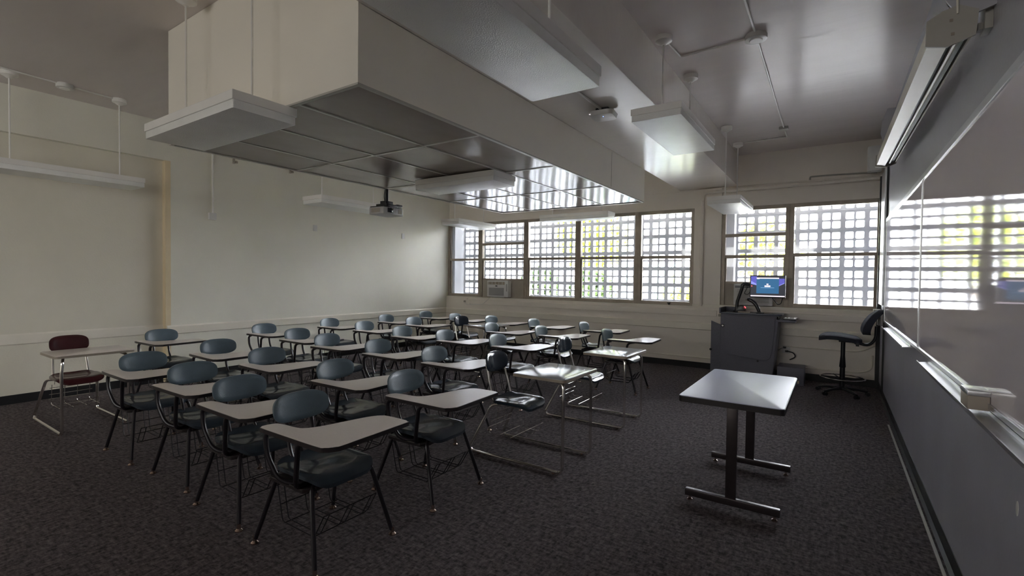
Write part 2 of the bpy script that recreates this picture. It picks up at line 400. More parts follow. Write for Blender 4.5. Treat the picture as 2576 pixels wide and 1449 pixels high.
w = MB(); w.b2(-7.95, 1.2, YF + .06, 9.35, .9, 1.03); struct('wall_outside_sill', w, 'outwhite', smooth=False)
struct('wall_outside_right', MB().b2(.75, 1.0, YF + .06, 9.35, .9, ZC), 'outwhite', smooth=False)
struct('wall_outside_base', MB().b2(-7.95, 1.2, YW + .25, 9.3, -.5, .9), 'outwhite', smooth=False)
struct('ground', MB().b2(-40, 30, 9.0, 60, -.7, -.5), 'ground', smooth=False)

# planting and a building outside
def tree(x, y, zc, r, m, label, n=1500, trunk=True, sq=1., leaf=.10):
    t = thing('tree' if trunk else 'shrub', label, 'tree' if trunk else 'shrub', (x, y, -.5), 0, 'plants beyond the block screen')
    w = MB()
    for _ in range(n):
        d = Vector((random.gauss(0, 1), random.gauss(0, 1), random.gauss(0, 1))).normalized() * r * random.random() ** .45
        d.z *= sq; c = Vector((0, 0, zc + .5)) + d
        a = Vector((random.uniform(-1, 1), random.uniform(-1, 1), random.uniform(-.6, 1))).normalized()
        b = a.cross(Vector((random.random(), random.random(), random.random()))).normalized()
        l = leaf * random.uniform(.7, 1.5); k = len(w.v)
        w.v += [c - a * l, c + b * l * .28, c + a * l, c - b * l * .28]; w.f.append((k, k + 1, k + 2, k + 3))
    f = w.build('foliage', m, t, smooth=False)
    if trunk:
        w = MB(); w.tube([(0, 0, 0), (.05, 0, zc * .5), (0, .05, zc + .3)], [.12, .09, .05])
        for k in range(4):
            a = k * PI / 2 + .4; w.tube([(0.02, .02, zc * .6), (math.cos(a) * r * .6, math.sin(a) * r * .6, zc + .7)], [.05, .015], 6)
        w.build('trunk', 'trunk', t)
    else: MB().tube([(0, 0, 0), (0, 0, zc + .3)], .03).build('stem', 'trunk', t)
tree(-6.15, 13.5, 2.75, 1.15, 'leafy', 'yellow-green tree seen through the fourth left window pane', 5200)
tree(-7.1, 12.0, 1.2, .62, 'leafd', 'dark green shrub low behind the third window', 3000, False)
tree(-5.4, 11.9, 1.1, .66, 'leafd', 'dark green shrub low behind the fourth window', 3000, False)
tree(-3.6, 14.5, .95, .8, 'leafy', 'yellow-green shrub behind the lower right corner of the left windows', 900, False)
tree(-1.6, 14.0, 2.3, .9, 'leafy', 'yellow-green tree seen through the narrow window behind the podium', 1600)
b_ = thing('building', 'teal-walled building with a blue-grey column beyond the fourth window', 'building', (-6.0, 18.5, -.5))
MB().b2(-1.2, .9, 0, .4, 0, 2.6).build('wall', 'teal', b_, smooth=False)
MB().b2(-.35, .15, -.9, -.5, 0, 4.6).build('column', 'blueb', b_, smooth=False)

# ------------------------------------------------------------------ suspended box with glossy panels
BX0, BX1, BY0, BY1, BZ = -4.745, -2.281, 1.81, 6.77, 2.6
sb = thing('ceiling_soffit', 'large boxed soffit with glossy dark panels hanging over the desks', 'soffit', (-3.51, 4.29, BZ))
def L(x, y, z=0): return (x + 3.51, y - 4.29, z)
w = MB()
x0, x1, y0, y1 = BX0 + 3.51, BX1 + 3.51, BY0 - 4.29, BY1 - 4.29
w.b2(x0, x1, y0, y0 + .02, 0, ZC - BZ - .002); w.b2(x0, x1, y1 - .02, y1, 0, ZC - BZ - .002)
w.b2(x0, x0 + .02, y0 + .02, y1 - .02, 0, ZC - BZ - .002); w.b2(x1 - .02, x1, y0 + .02, y1 - .02, 0, ZB - BZ - .001)
w.build('side_panels', 'box', sb, smooth=False)
w = MB()
for a, b in ((x0, x0 + .028), (x1 - .028, x1)): w.b2(a, b, y0 + .028, y1 - .028, -.012, -.0005)
w.b2(x0, x1, y0, y0 + .028, -.012, -.0005); w.b2(x0, x1, y1 - .028, y1, -.012, -.0005)
xs = [x0 + (x1 - x0) * k / 4 for k in range(5)]; ys = [y0, 2.98 - 4.29, 4.18 - 4.29, 5.40 - 4.29, y1]
for x in xs[1:4]: w.b2(x - .011, x + .011, y0 + .028, y1 - .028, -.008, .01)
for y in ys[1:4]: w.b2(x0 + .028, x1 - .028, y - .011, y + .011, -.0085, .0095)
w.build('grid', 'grid', sb, smooth=False)
for i in range(4):
    for j in range(4):
        tl = random.uniform(-.0018, .0018)
        g = MB(); xa, xb, ya, yb = xs[i] + .011, xs[i + 1] - .011, ys[j] + .011, ys[j + 1] - .011
        g.shell(lambda u, v: ((xa + xb) / 2 + u * (xb - xa) / 2, (ya + yb) / 2 + v * (yb - ya) / 2, -.002 + .002 * (1 - u * u) * (1 - v * v) + tl * u), 10, 14, -.006)
        g.build('ceiling_panel', 'boxpanel', sb)
# joint on right face
MB().b2(x1 - .003, x1 + .002, 1.26, 1.264, .02, ZB - BZ - .02).build('panel_joint', 'bronze', sb, smooth=False)

# ------------------------------------------------------------------ light fixtures
def fixture(name_label, cx, cy, zb, along, Lg=1.29, W=.42, top=None, group='pendant light fixtures'):
    """along 'x' or 'y'. zb = underside of diffuser"""
    t = thing('pendant_light', name_label, 'ceiling light', (cx, cy, zb), 0 if along == 'x' else PI / 2, group)
    MB().b2(-Lg / 2, Lg / 2, -W / 2, W / 2, .052, .108).build('housing', 'fix', t, bevel=.004, smooth=False)
    w = MB(); w.prism(rrect(-Lg / 2 + .004, Lg / 2 - .004, -W / 2 + .006, W / 2 - .006, .01, 2), 0, .052)
    w.build('diffuser', 'diff', t, bevel=.004)
    top = top if top is not None else ZC
    h = top - zb
    for s in (-.46, .46):
        r = MB().tube([(s, 0, .108), (s, 0, h - .045 if h > .25 else h)], .0075).build('rod', 'fix', t)
        if h > .25:
            MB().lathe([(.02, h - .072), (.05, h - .05), (.07, h - .042), (.07, h)], (s, 0, 0), 16).build('canopy', 'fix', r)
    return t
fixture('largest white pendant light, hung from the beam side at the top centre', -1.262, 1.745, 2.51, 'y', W=.43)
fixture('bright-bottomed white pendant light between the smoke detector and the access point', -1.25, 4.59, 2.815, 'y')
fixture('white pendant light hanging in front of the window pier near the podium', -1.25, 7.45, 2.51, 'y', Lg=1.15)
fixture('white pendant light in front of the soffit end at the upper left', -3.58, 1.655, 2.475, 'x', Lg=1.26, W=.41)
fixture('white light mounted under the middle of the glossy soffit panels', -3.42, 4.14, 2.475, 'x', Lg=1.1, W=.40, top=BZ - .012)
fixture('long white pendant light along the recessed wall at the far left', -7.10, 1.74, 2.52, 'y')
fixture('white pendant light hanging behind the projector by the left wall', -6.1, 4.69, 2.50, 'y', Lg=1.24, W=.44)
fixture('white pendant light in front of the leftmost window corner', -6.15, 7.64, 2.50, 'y', Lg=1.2, W=.44)
fixture('white pendant light hanging across the top of the third and fourth windows', -3.74, 7.56, 2.50, 'x', Lg=1.30, W=.3)

# smoke detectors / conduits
def detector(x, y, label, r=.075):
    t = MB().lathe([(r * .8, -.05), (r, -.045), (r, -.012), (r * .92, -.008), (r * .92, 0)], (0, 0, 0), 24).build('smoke_detector', 'plastic')
    t.location = (x, y, ZC); tag(t, label, 'smoke detector')
    MB().lathe([(r * .55, -.056), (r * .6, -.05)], (0, 0, 0), 20).build('sensor_ring', 'fix', t)
    return t
detector(-.593, 4.5, 'round white smoke detector on the ceiling where three conduits meet', .085)
detector(-7.05, 1.70, 'round white ceiling box on the conduit at the far left')
def conduit(pts, label, r=.009, m='fix', name='conduit', fl=.03, grp=None):
    o = MB().tube(fillet(pts, fl, 4), r).build(name, m); return tag(o, label, 'conduit', grp)
zc_ = ZC - .01
conduit([(-.58, YB + .1, zc_), (-.593, 4.43, zc_)], 'thin ceiling conduit running from the top edge to the smoke detector')
conduit([(-.593, 4.57, zc_), (-.612, 7.35, zc_)], 'thin ceiling conduit running from the smoke detector toward the windows')
conduit([(-.66, 4.52, zc_), (-1.22, 4.56, zc_), (-1.245, 4.215, zc_)], 'angled ceiling conduit from smoke detector to nearest round canopy')
conduit([(-.612, 7.45, zc_), (-.612, 7.88, zc_), (-1.165, 7.9, zc_)], 'angled ceiling conduit from the small box to the canopy near the windows')
o = MB().b2(-.055, .055, -.05, .05, -.035, 0).build('ceiling_junction_box', 'greypaint', bevel=.004); o.location = (-.612, 7.4, ZC); tag(o, 'small square box on the ceiling conduit near the windows', 'junction box')
conduit([(-6.85, YB + .1, zc_), (-7.0, 1.2, zc_), (-7.04, 1.63, zc_)], 'ceiling conduit entering at the left edge to the round ceiling box')
conduit([(-7.06, 1.77, zc_), (-7.09, 2.15, zc_)], 'short ceiling conduit between round box and light canopy at far left')
conduit([(-1.8, YB + .1, ZB - .012), (-1.8, 4.1, ZB - .012)], 'thin conduit under the beam feeding the wireless access point', .011)
# access point
ap = thing('access_point', 'white rounded wireless access point on the beam underside with tiny lights', 'access point', (-1.8, 4.17, ZB))
ap.rotation_euler = (0, 0, .1)
w = MB(); w.prism(rrect(-.06, .06, -.06, .06, .01, 2), -.035, 0); w.build('mount', 'bp', ap)
A = [(x, y, -.035) for x, y in rrect(-.115, .115, -.115, .115, .055, 6)]; B = [(x * .9, y * .9, -.075) for x, y in rrect(-.115, .115, -.115, .115, .055, 6)]
MB().loft(A, B).build('cover', 'plastic', ap, bevel=.004)
MB().lathe([(.004, -.079), (.005, -.075)], (.01, -.04, 0), 8).build('status_light', 'led', ap)
MB().lathe([(.006, 0), (.006, .004)], (-.1, -.09, -.06), 8).build('indicator', 'sc_wh', ap)

# conduit and plates on left wall
conduit([(XL + .014, 3.455, ZC - .01), (XL + .014, 3.455, 3.02), (XL + .022, 3.455, 2.99), (XL + .016, 3.455, 2.95), (XL + .016, 3.455, 2.385)], 'vertical white conduit dropping down the left wall to a box', .014)
o = MB().b2(0, .045, -.05, .05, -.05, .05).build('outlet_box', 'plastic', bevel=.006); o.location = (XL, 3.445, 2.335); tag(o, 'small white box at the foot of the left wall conduit', 'outlet box')
for y, z, lb in ((5.135, 2.32, 'blank white plate on the left wall below the projector light'), (7.21, 2.34, 'blank white plate on the left wall nearest the window corner')):
    o = MB().b2(0, .012, -.037, .037, -.055, .055).build('wall_plate', 'plastic', bevel=.003); o.location = (XL, y, z); tag(o, lb, 'wall plate', 'blank plates on the left wall')
for y, z, lb in ((3.75, 3.2, 'small dark hook on the left wall just right of the conduit'), (4.66, 3.22, 'small dark hook on the left wall further from the conduit')):
    o = MB().b2(0, .03, -.012, .012, -.035, .035).b2(.03, .06, -.012, .012, -.035, -.02).b2(0, .02, .03, .06, -.02, .01).build('wall_hook', 'filler'); o.location = (XL, y, z); tag(o, lb, 'hook', 'hooks on the left wall')

# projector --------------------------------------------------------------
pr = thing('projector', 'white projector on a black ceiling pole under the soffit edge', 'projector', (-4.69, 4.17, 2.255), .05)
w = MB(); w.prism(rrect(-.14, .14, -.18, .18, .05, 2), 0, .085); w.build('body', 'projw', pr, bevel=.008)
w = MB(); w.prism([(-.12, -.16), (.12, -.16), (.12, .16), (-.12, .16)], .086, .1); w.build('top_cover', 'bp', pr, bevel=.006)
g = MB().b2(.136, .146, -.12, -.02, .02, .075).build('lens_window', 'bp', pr, bevel=.003)
MB().lathe([(.03, 0), (.03, .006), (.022, .01)], (0, 0, 0), 16).build('lens', 'lens', g)
g.children[0].rotation_euler = (0, PI / 2, 0); g.children[0].location = (.144, -.07, .048)
MB().b2(-.07, .07, -.184, -.178, .02, .07).build('vent_grille', 'filler', pr, smooth=False)
MB().b2(.138, .144, .06, .12, .02, .07).build('rear_grille', 'filler', pr, smooth=False)
w = MB(); w.b2(-.09, .09, -.09, .09, .1, .135); w.b2(-.05, .05, -.06, .06, .135, .175); w.b2(-.03, .03, .06, .2, .12, .14); w.b2(-.13, -.09, -.02, .02, .1, .125); w.b2(-.02, .02, .17, .26, .13, .16)
w.build('mount', 'bp', pr, bevel=.004)
MB().tube([(0, 0, .17), (0, 0, BZ - 2.26 - .012)], .022, 12).build('pole', 'bp', pr)
MB().tube(fillet([(-.03, 0, BZ - 2.26 - .012), (-.045, 0, .24), (-.03, 0, .17)], .03), .005).build('cable', 'bp', pr)

# ------------------------------------------------------------------ whiteboard wall
def board(y0, y1, label):
    t = thing('whiteboard', label, 'whiteboard', (XR, (y0 + y1) / 2, 1.0), 0, 'whiteboards on the right wall')
    h = (y1 - y0) / 2
    MB().b2(-.028, -.001, -h + .012, h - .012, .02, 1.262).build('surface', 'board', t, smooth=False)
    w = MB(); w.b2(-.036, -.0, -h, h, 1.245, 1.285); w.b2(-.033, 0, -h, -h + .014, .0, 1.26); w.b2(-.033, 0, h - .014, h, .0, 1.26); w.b2(-.036, 0, -h, h, .008, .03)
    w.build('frame', 'alu', t, smooth=False, bevel=.002)
    return t
board(4.6, 7.52, 'glossy whiteboard section nearest the window wall')
board(1.66, 4.596, 'glossy whiteboard section nearest the camera at the right edge')
def tray(y0, y1, label, z=.985):
    w = MB(); w.prism([(XR - .0, z), (XR - .085, z - .006), (XR - .088, z + .012), (XR - .083, z + .012), (XR - .081, z), (XR - .03, z + .006), (XR - .03, z + .022), (XR, z + .022)], y0, y1, 'y')
    o = w.build('marker_tray', 'alu', angle=15); o['label'] = label; o['category'] = 'tray'; o['group'] = 'aluminium marker trays'
tray(5.0, 6.95, 'shorter aluminium marker tray under the far whiteboard', .978)
tray(1.4, 4.12, 'long aluminium marker tray under the near whiteboard', .978)
er = thing('eraser', 'brown felt eraser with a metal top standing on the near marker tray', 'eraser', (XR - .06, 2.66, 1.0))
MB().b2(-.035, .03, -.06, .07, 0, .055).build('felt', 'filler', er, bevel=.003)
MB().b2(-.037, .032, -.062, .072, .055, .075).build('cap', 'alu', er, bevel=.003)
o = MB().b2(-.075, 0, -.09, .09, -.04, .04).build('wall_box', 'filler', bevel=.004); o.location = (XR - .035, 7.86 + .15, 1.10); tag(o, 'small brown box on the right wall behind the stool back', 'box')
o = MB().b2(-.03, 0, -.06, .06, -.06, .05).build('wall_bracket', 'plastic', bevel=.004); o.location = (XR - .035, 8.0, .99); tag(o, 'small white bracket below the brown box behind the stool', 'bracket')
o = MB().lathe([(.0005, -.001), (.012, 0), (.012, .002)], (0, 0, 0), 12).build('wall_spot', 'plastic'); o.rotation_euler = (0, -PI / 2, 0); o.scale = (2.2, 1, 1); o.location = (XR - .001, 2.355, .722); tag(o, 'pale oval sticker low on the right wall', 'sticker')

# projection screen case -------------------------------------------------
ps = thing('wall_mounted_screen', 'beige pull-down projection screen case slung high along the right wall', 'projection screen', (.40, 4.4, 2.62))
def hexa(cx, y, cz):   # cross-section x,z
    P = [(-.078, -.05), (-.012, -.066), (.074, -.035), (.082, .06), (.02, .088), (-.074, .048)]
    return [(cx + a, y, cz + b) for a, b in P]
ya, yb, za, zb_ = 2.87 - 4.4, 6.15 - 4.4, .0, .11
w = MB()
def sec(y, z, P): return [(a, y, z + b) for a, b in P]
Pm = [(-.076, -.048), (-.012, -.064), (-.012, -.03), (-.045, .0), (.07, .055), (.02, .085), (-.072, .046)]
w.loft(sec(ya, za, [(-.076, -.048), (-.008, -.062), (-.008, -.05), (-.06, -.035), (-.06, .04), (.07, .05), (.078, .055), (.02, .085), (-.072, .046)]),
       sec(yb, zb_, [(-.076, -.048), (-.008, -.062), (-.008, -.05), (-.06, -.035), (-.06, .04), (.07, .05), (.078, .055), (.02, .085), (-.072, .046)]))
w.build('case', 'beige', ps, angle=20)
w = MB(); w.loft(sec(ya, za, [(-.058, -.034), (.06, -.028), (.07, .045), (-.058, .038)]), sec(yb, zb_, [(-.058, -.034), (.06, -.028), (.07, .045), (-.058, .038)])); w.build('slot', 'bp', ps, smooth=False)
w = MB(); w.tube([(.026, ya + .05, za - .038), (.026, yb - .05, zb_ - .038)], .011); w.build('bottom_bar', 'beige', ps)
w = MB(); w.loft(sec(ya, za, [(.07, -.03), (.078, -.03), (.078, .055), (.07, .055)]), sec(yb, zb_, [(.07, -.03), (.078, -.03), (.078, .055), (.07, .055)])); w.build('back_edge', 'beige', ps, smooth=False)
for y, z in ((ya, za), (yb, zb_)):
    s = -1 if y < 0 else 1
    w = MB(); w.loft(sec(y, z, [(-.085, -.058), (-.01, -.076), (.082, -.045), (.09, .062), (.025, .1), (-.03, .085), (-.083, .054)]), sec(y + s * .012, z, [(-.085, -.058), (-.01, -.076), (.082, -.045), (.09, .062), (.025, .1), (-.03, .085), (-.083, .054)]))
    ec = w.build('end_cap', 'greypaint', ps, smooth=False)
    w = MB()
    for q in ((0, .035), (.005, -.03)): w.lathe([(.007, 0), (.007, .004)], (0, 0, 0), 8)
    w = MB().b2(-.006, .006, y + s * .012, y + s * .016, z + .03, z + .042).b2(.0, .012, y + s * .012, y + s * .016, z - .03, z - .018); w.build('screw', 'bronze', ec)
# hanging chain links and curved wall bracket
for y, z in ((ya + .02, za), (yb - .02, zb_)):
    w = MB()
    for k in range(5):
        c = Vector((.0, y, z + .10 + k * .032)); pts = []
        for q in range(10):
            a = 2 * PI * q / 10; d = Vector((.012 * math.cos(a), 0, .02 * math.sin(a))) if k % 2 else Vector((0, .012 * math.cos(a), .02 * math.sin(a)))
            pts.append(c + d)
        w.tube(pts, .003, 6, True)
    w.build('chain', 'chrome', ps)
for y, z, lb in ((2.875, 2.75, 'grey curved arm bracket above the near end of the screen case'), (6.08, 2.86, 'grey curved arm bracket above the far end of the screen case')):
    t = thing('screen_bracket', lb, 'bracket', (XR, y, z), 0, 'arm brackets of the screen')
    MB().prism([(-.10, -.092), (0, -.06), (0, .36), (-.15, .36), (-.19, .25), (-.20, .12), (-.175, .02), (-.14, -.04)], -.012, .0, 'y').build('arm_plate', 'rightwall', t, smooth=False)
    MB().b2(-.012, 0, -.05, .04, .10, .4).build('wall_plate', 'greypaint', t, bevel=.004)
    MB().tube(fillet([(-.125, -.02, -.07), (-.13, -.025, .06), (-.07, -.025, .30)], .06), .004).build('cable', 'beige', t)
o = MB().b2(-.028, 0, -.045, .045, -.09, .09).b2(-.045, -.028, -.02, .02, -.08, -.05).build('conduit_clip', 'greypaint', bevel=.003); o.location = (XR, 2.95, 2.70); tag(o, 'small brown-grey clip on the wall right of the screen end', 'clip')
# speaker in the corner
sp = thing('wall_speaker', 'white rounded speaker in the ceiling corner behind the screen case', 'speaker', (.42, 8.35, 3.20))
A = [(x, y, -.17) for x, y in rrect(-.08, .08, -.07, .1, .035, 4)]; B = [(x, y, .17) for x, y in rrect(-.08, .08, -.07, .1, .035, 4)]
MB().loft(A, B).build('cabinet', 'plastic', sp, bevel=.01)
MB().b2(-.02, .02, .1, .25, -.03, .03).build('mount', 'greypaint', sp)

# window-wall conduits ------------------------------------------------------
yq = YF - .035
conduit([(XR - .05, 8.575, 2.975), (-1.885, 8.575, 2.965), (-1.885, 8.575, 1.06)], 'white pipe running above the right windows and down the pier', .028, 'windowwall', 'pipe', .1)
conduit([(XR - .02, YF - .0, 3.02), (-2.1, YF + .0, 3.06)], 'thinner conduit tight under the beam along the window wall', .012, 'windowwall')
conduit([(XR - .08, YF - .035, 3.07), (-.15, YF - .02, 3.09), (-.35, YF - .02, 3.09), (-.35, YF - .02, 3.045)], 'short grey conduit stub high on the window wall right of the beam', .012, 'greypaint')
rw = thing('cable_raceway', 'long painted raceway under the left window sill', 'raceway', (-4.2, YW, .94))
MB().b2(-6.86 + 4.2, -1.62 + 4.2, -.045, 0, -.045, .05).build('cover', 'windowwall', rw, smooth=False, bevel=.005)
MB().b2(-6.96 + 4.2, -6.86 + 4.2, -.05, 0, -.06, .05).build('end_box', 'windowwall', rw, smooth=False, bevel=.005)
rw = thing('cable_raceway', 'short painted raceway between podium and right wall under the sill', 'raceway', (-.5, YW, .94))
MB().b2(-1.1 + .1, .55 + .45, -.045, 0, -.03, .06).build('cover', 'windowwall', rw, smooth=False, bevel=.005)
for x, z, lb in ((-6.99, .955, 'pale outlet box with plug at the left end of the raceway'), (-1.57, .93, 'pale outlet box on the raceway just left of the podium')):
    t = thing('outlet_box', lb, 'outlet box', (x, YW - .0, z))
    MB().b2(-.045, .045, -.05, 0, -.06, .06).build('box', 'windowwall', t, bevel=.004)
    MB().b2(-.02, .02, -.08, -.05, -.03, .01).build('plug', 'filler', t, bevel=.004)
o = MB().tube(fillet([(-6.99, YW - .075, .94), (-6.95, YW - .06, .87), (-6.8, YW - .055, .885), (-6.5, YW - .055, .89), (-6.35, YW - .05, 1.0), (-6.3, YW - .01, 1.07), (-6.1, YW - .0, 1.062), (-5.95, YW + .0, 1.062)], .05), .005).build('power_cord', 'plastic')
tag(o, 'thin pale power cord from the left outlet up to the air conditioner', 'cord')

# air conditioners ------------------------------------------------------------
def ac(x, z, wd, ht, label, kind):
    t = thing('air_conditioner', label, 'air conditioner', (x, YF - .02, z), 0, 'window air conditioners')
    MB().b2(-wd / 2, wd / 2, -.13, .0, 0, ht).build('body', 'ac', t, bevel=.01)
    if kind == 0:
        MB().b2(-wd / 2 + .03, wd / 2 - .09, -.136, -.128, ht * .76, ht * .93).build('air_outlet', 'bronze', t, smooth=False)
        w = MB()
        for k in range(5): w.b2(-wd / 2 + .05 + k * .09, -wd / 2 + .06 + k * .09, -.142, -.13, ht * .77, ht * .92)
        w.build('louvre', 'ac', t, smooth=False)
        w = MB().b2(-wd / 2 + .06, wd / 2 - .11, -.137, -.128, ht * .08, ht * .56)
        w.build('filter_grille', 'acg', t, smooth=False)
        MB().b2(-.05, -.0, -.137, -.128, ht * .64, ht * .70).build('badge', 'bp', t, smooth=False)
        MB().b2(wd / 2 - .045, wd / 2 - .025, -.137, -.128, ht * .35, ht * .8).build('control_strip', 'acg', t, smooth=False)
    else:
        w = MB()
        for k in range(12): w.b2(-wd / 2 + .05, wd / 2 - .05, -.14, -.13, ht * .15 + k * .018, ht * .15 + k * .018 + .007)
        w.build('louvre', 'acg', t, smooth=False)
        MB().b2(-wd / 2 + .02, wd / 2 - .2, -.14, -.128, ht * .82, ht * .93).build('control_strip', 'bp', t, smooth=False)
ac(-6.08, 1.075, .56, .35, 'white window air conditioner in the second left window', 0)
ac(-1.085, 1.10, .56, .34, 'louvred air conditioner behind the podium monitor', 1)

# ------------------------------------------------------------------ tablet-arm chairs
def squ(u, v, n=4.):
    r = max(abs(u), abs(v))
    if r < 1e-6: return 0., 0.
    q = (abs(u) ** n + abs(v) ** n) ** (1 / n)
    return u / q * r, v / q * r
def seat_shell(x0, x1, hy, z, k=5.):
    cx, hx = (x0 + x1) / 2, (x1 - x0) / 2
    def fn(u, v):
        a, b = squ(u, v, k); x = cx + a * hx; y = b * hy
        zz = z + .016 * b * b - .012 * math.exp(-((a + .35) / .4) ** 2) * (1 - b * b)
        zz += .003 * math.cos(b * 4.5) * (a > -.2) * min(1, (a + .2) * 2)
        if a > .6: zz -= .03 * ((a - .6) / .4) ** 2
        if a < -.75: zz += .03 * ((-a - .75) / .25) ** 2
        if max(abs(u), abs(v)) > .99: zz -= .012
        return (x, y, zz)
    return fn
def back_shell(x, z, hw, hh, tilt=.18, curve=.035, k=2.7):
    def fn(u, v):
        a, b = squ(u, v, k)
        return (x + curve * a * a - tilt * b * hh + (-.008 if max(abs(u), abs(v)) > .99 else 0), a * hw, z + b * hh)
    return fn
TAB = [(-.10, -.30), (-.085, -.245), (-.03, -.228), (.05, -.222), (.105, -.205), (.145, -.14), (.17, -.04), (.192, .06), (.215, .14), (.245, .185), (.29, .203),
       (.42, .205), (.448, .19), (.46, .16), (.478, -.22), (.472, -.275), (.44, -.315), (.38, -.328), (-.04, -.328), (-.085, -.322)]
def smooth_poly(P, n=3):
    out = []
    m = len(P)
    for i in range(m):
        p0, p1, p2, p3 = (Vector(P[(i + d) % m]) for d in (-1, 0, 1, 2))
        for k in range(n):
            t = k / n
            out.append(tuple(.5 * ((2 * p1) + (-p0 + p2) * t + (2 * p0 - 5 * p1 + 4 * p2 - p3) * t * t + (-p0 + 3 * p1 - 3 * p2 + p3) * t ** 3)))
    return out
def basket(t, m, x0=-.17, x1=.2, y=.17, z0=.13, z1=.33):
    w = MB(); r = .003
    for yy in (-y, -y + .035, -.018, .018, y - .035, y):
        w.tube(fillet([(x0 - .02, yy, z1), (x0 + .03, yy, z0), (x1 - .05, yy, z0), (x1 + .03, yy, z0 + .13)], .02, 2), r, 6)
    for xx, zz in ((x0 - .02, z1), (x0 + .05, z0 - .003), (x1 - .06, z0 - .003), (x1 + .03, z0 + .13), (x0 + .01, z0 + .09)):
        w.tube([(xx, -y, zz), (xx, y, zz)], r, 6)
    for yy in (-y + .02, y - .02): w.tube([(x0 - .02, yy, z1), (x0 - .01, yy, .41)], r, 6)
    return w.build('book_basket', m, t)
def tablet_chair():
    t = thing('tablet_arm_chair', 'x', 'chair')
    MB().shell(seat_shell(-.205, .215, .205, .445), 16, 14, .02).build('seat', 'seat', t)
    MB().shell(back_shell(-.245, .722, .177, .081, k=2.9), 16, 10, .013, (1, 0, 0)).build('backrest', 'shell', t)
    P = smooth_poly(TAB, 3)
    tb = MB().prism(P, .684, .704).build('tablet', 'lam', t, angle=50)
    cx, cy = .2, -.1
    big = [(p[0] + (p[0] - q[0]) * 0, p[1]) for p, q in zip(P, P)]
    w = MB(); out = []
    m = len(P)
    for i in range(m):
        a, b = Vector(P[i - 1]), Vector(P[(i + 1) % m]); d = (b - a).normalized(); n = Vector((d.y, -d.x))
        out.append(Vector(P[i]) + n * .004)
    # orientation check
    if sum(P[i][0] * P[(i + 1) % m][1] - P[(i + 1) % m][0] * P[i][1] for i in range(m)) < 0:
        out = [Vector(P[i]) - (out[i] - Vector(P[i])) for i in range(m)]
    w.prism([tuple(p) for p in out], .681, .7025); w.build('edge_band', 'edge', tb, angle=50)
    for sx in (1, -1):
        for sy in (1, -1):
            top = (.13 * sx if sx > 0 else -.10, sy * .13, .405); kn = (.155 * sx if sx > 0 else -.15, sy * .19, .40); ft = (.272 * sx, sy * .25, .028)
            lg = MB().tube(fillet([top, kn, ft], .05), .0125, 10).build('leg', 'frame', t)
            MB().lathe([(.021, 0), (.022, .006), (.011, .016), (.010, .042)], (.276 * sx, sy * .252, 0), 12).build('glide', 'brass', lg)
    for sy in (1, -1):
        MB().tube(fillet([(.08, sy * .085, .40), (-.16, sy * .085, .405), (-.225, sy * .08, .50), (-.262, sy * .078, .70)], .08), .0115, 8).build('back_support', 'frame', t)
    MB().tube(fillet([(-.055, -.275, .677), (-.115, -.282, .655), (-.10, -.285, .55), (-.02, -.26, .405), (.09, -.16, .398), (.09, .12, .398)], .07), .0135, 10).build('tablet_support', 'frame', t)
    MB().tube(fillet([(.24, -.22, .676), (.165, -.272, .665), (.125, -.262, .41), (.06, -.12, .395)], .05), .0135, 10).build('tablet_support', 'frame', t)
    w = MB(); w.prism([(-.16, -.235), (.14, -.235), (.17, -.17), (.15, .16), (-.14, .16), (-.17, -.1)], .378, .402); w.build('seat_bracket', 'edge', t, bevel=.006, smooth=False)
    basket(t, 'wire')
    return t
def chrome_desk(sm, bm, lam='lamb', label='x'):
    """sled-base combination desk: origin at the middle of the runners, person faces +x"""
    t = thing('sled_base_desk', label, 'chair desk')
    MB().shell(seat_shell(-.30, .06, .19, .452), 16, 14, .02).build('seat', sm, t)
    MB().shell(back_shell(-.375, .755, .157, .084, .16, .03, 3.2), 16, 10, .013, (1, 0, 0)).build('backrest', bm, t)
    for sy in (1, -1):
        r = MB().tube(fillet([(-.20, sy * .16, .425), (-.27, sy * .20, .42), (-.455, sy * .25, .05), (-.44, sy * .25, .016), (.41, sy * .25, .016), (.435, sy * .25, .05), (.435, sy * .25, .60), (.43, sy * .24, .69), (.36, sy * .22, .705), (.02, sy * .2, .705)], .075, 6), .0125, 10)
        r.build('side_frame', 'chrome', t)
        MB().tube(fillet([(.02, sy * .14, .425), (-.30, sy * .14, .43), (-.335, sy * .135, .56), (-.385, sy * .125, .74)], .045), .0115, 10).build('back_support', 'chrome', t)
        for x in (-.36, .36): MB().lathe([(.014, 0), (.014, .006)], (x, sy * .25, 0), 10).build('glide', 'brass', t)
    e = MB().prism(rrect(0.0, .47, -.30, .30, .03, 4), .722, .74).build('desktop', lam, t, bevel=.003)
    MB().prism(rrect(-.004, .474, -.304, .304, .033, 4), .716, .737).build('edge_band', 'bronze', e)
    MB().b2(.425, .433, -.25, .25, .74, .7405).build('pencil_groove', 'greypaint', e, smooth=False)
    w = MB(); r = .003
    for zz in (.21, .26, .33): w.tube([(-.33 + (zz - .2) * .3, -.17, zz), (-.33 + (zz - .2) * .3, .17, zz)], r, 6)
    for xx in (-.22, -.10): w.tube([(xx, -.17, .16), (xx, .17, .16)], r, 6)
    w.tube([(.02, -.17, .23), (.02, .17, .23)], r, 6)
    for yy in (-.15, -.05, .05, .15): w.tube(fillet([(-.30, yy, .36), (-.33, yy, .157), (.0, yy, .157), (.02, yy, .23)], .03), r, 6)
    for yy in (-.13, .13): w.tube([(.02, yy, .23), (.02, yy, .43)], r * .8, 6); w.tube([(-.30, yy, .36), (-.28, yy, .43)], r * .8, 6)
    w.build('book_basket', 'chrome', t)
    return t
proto = tablet_chair()
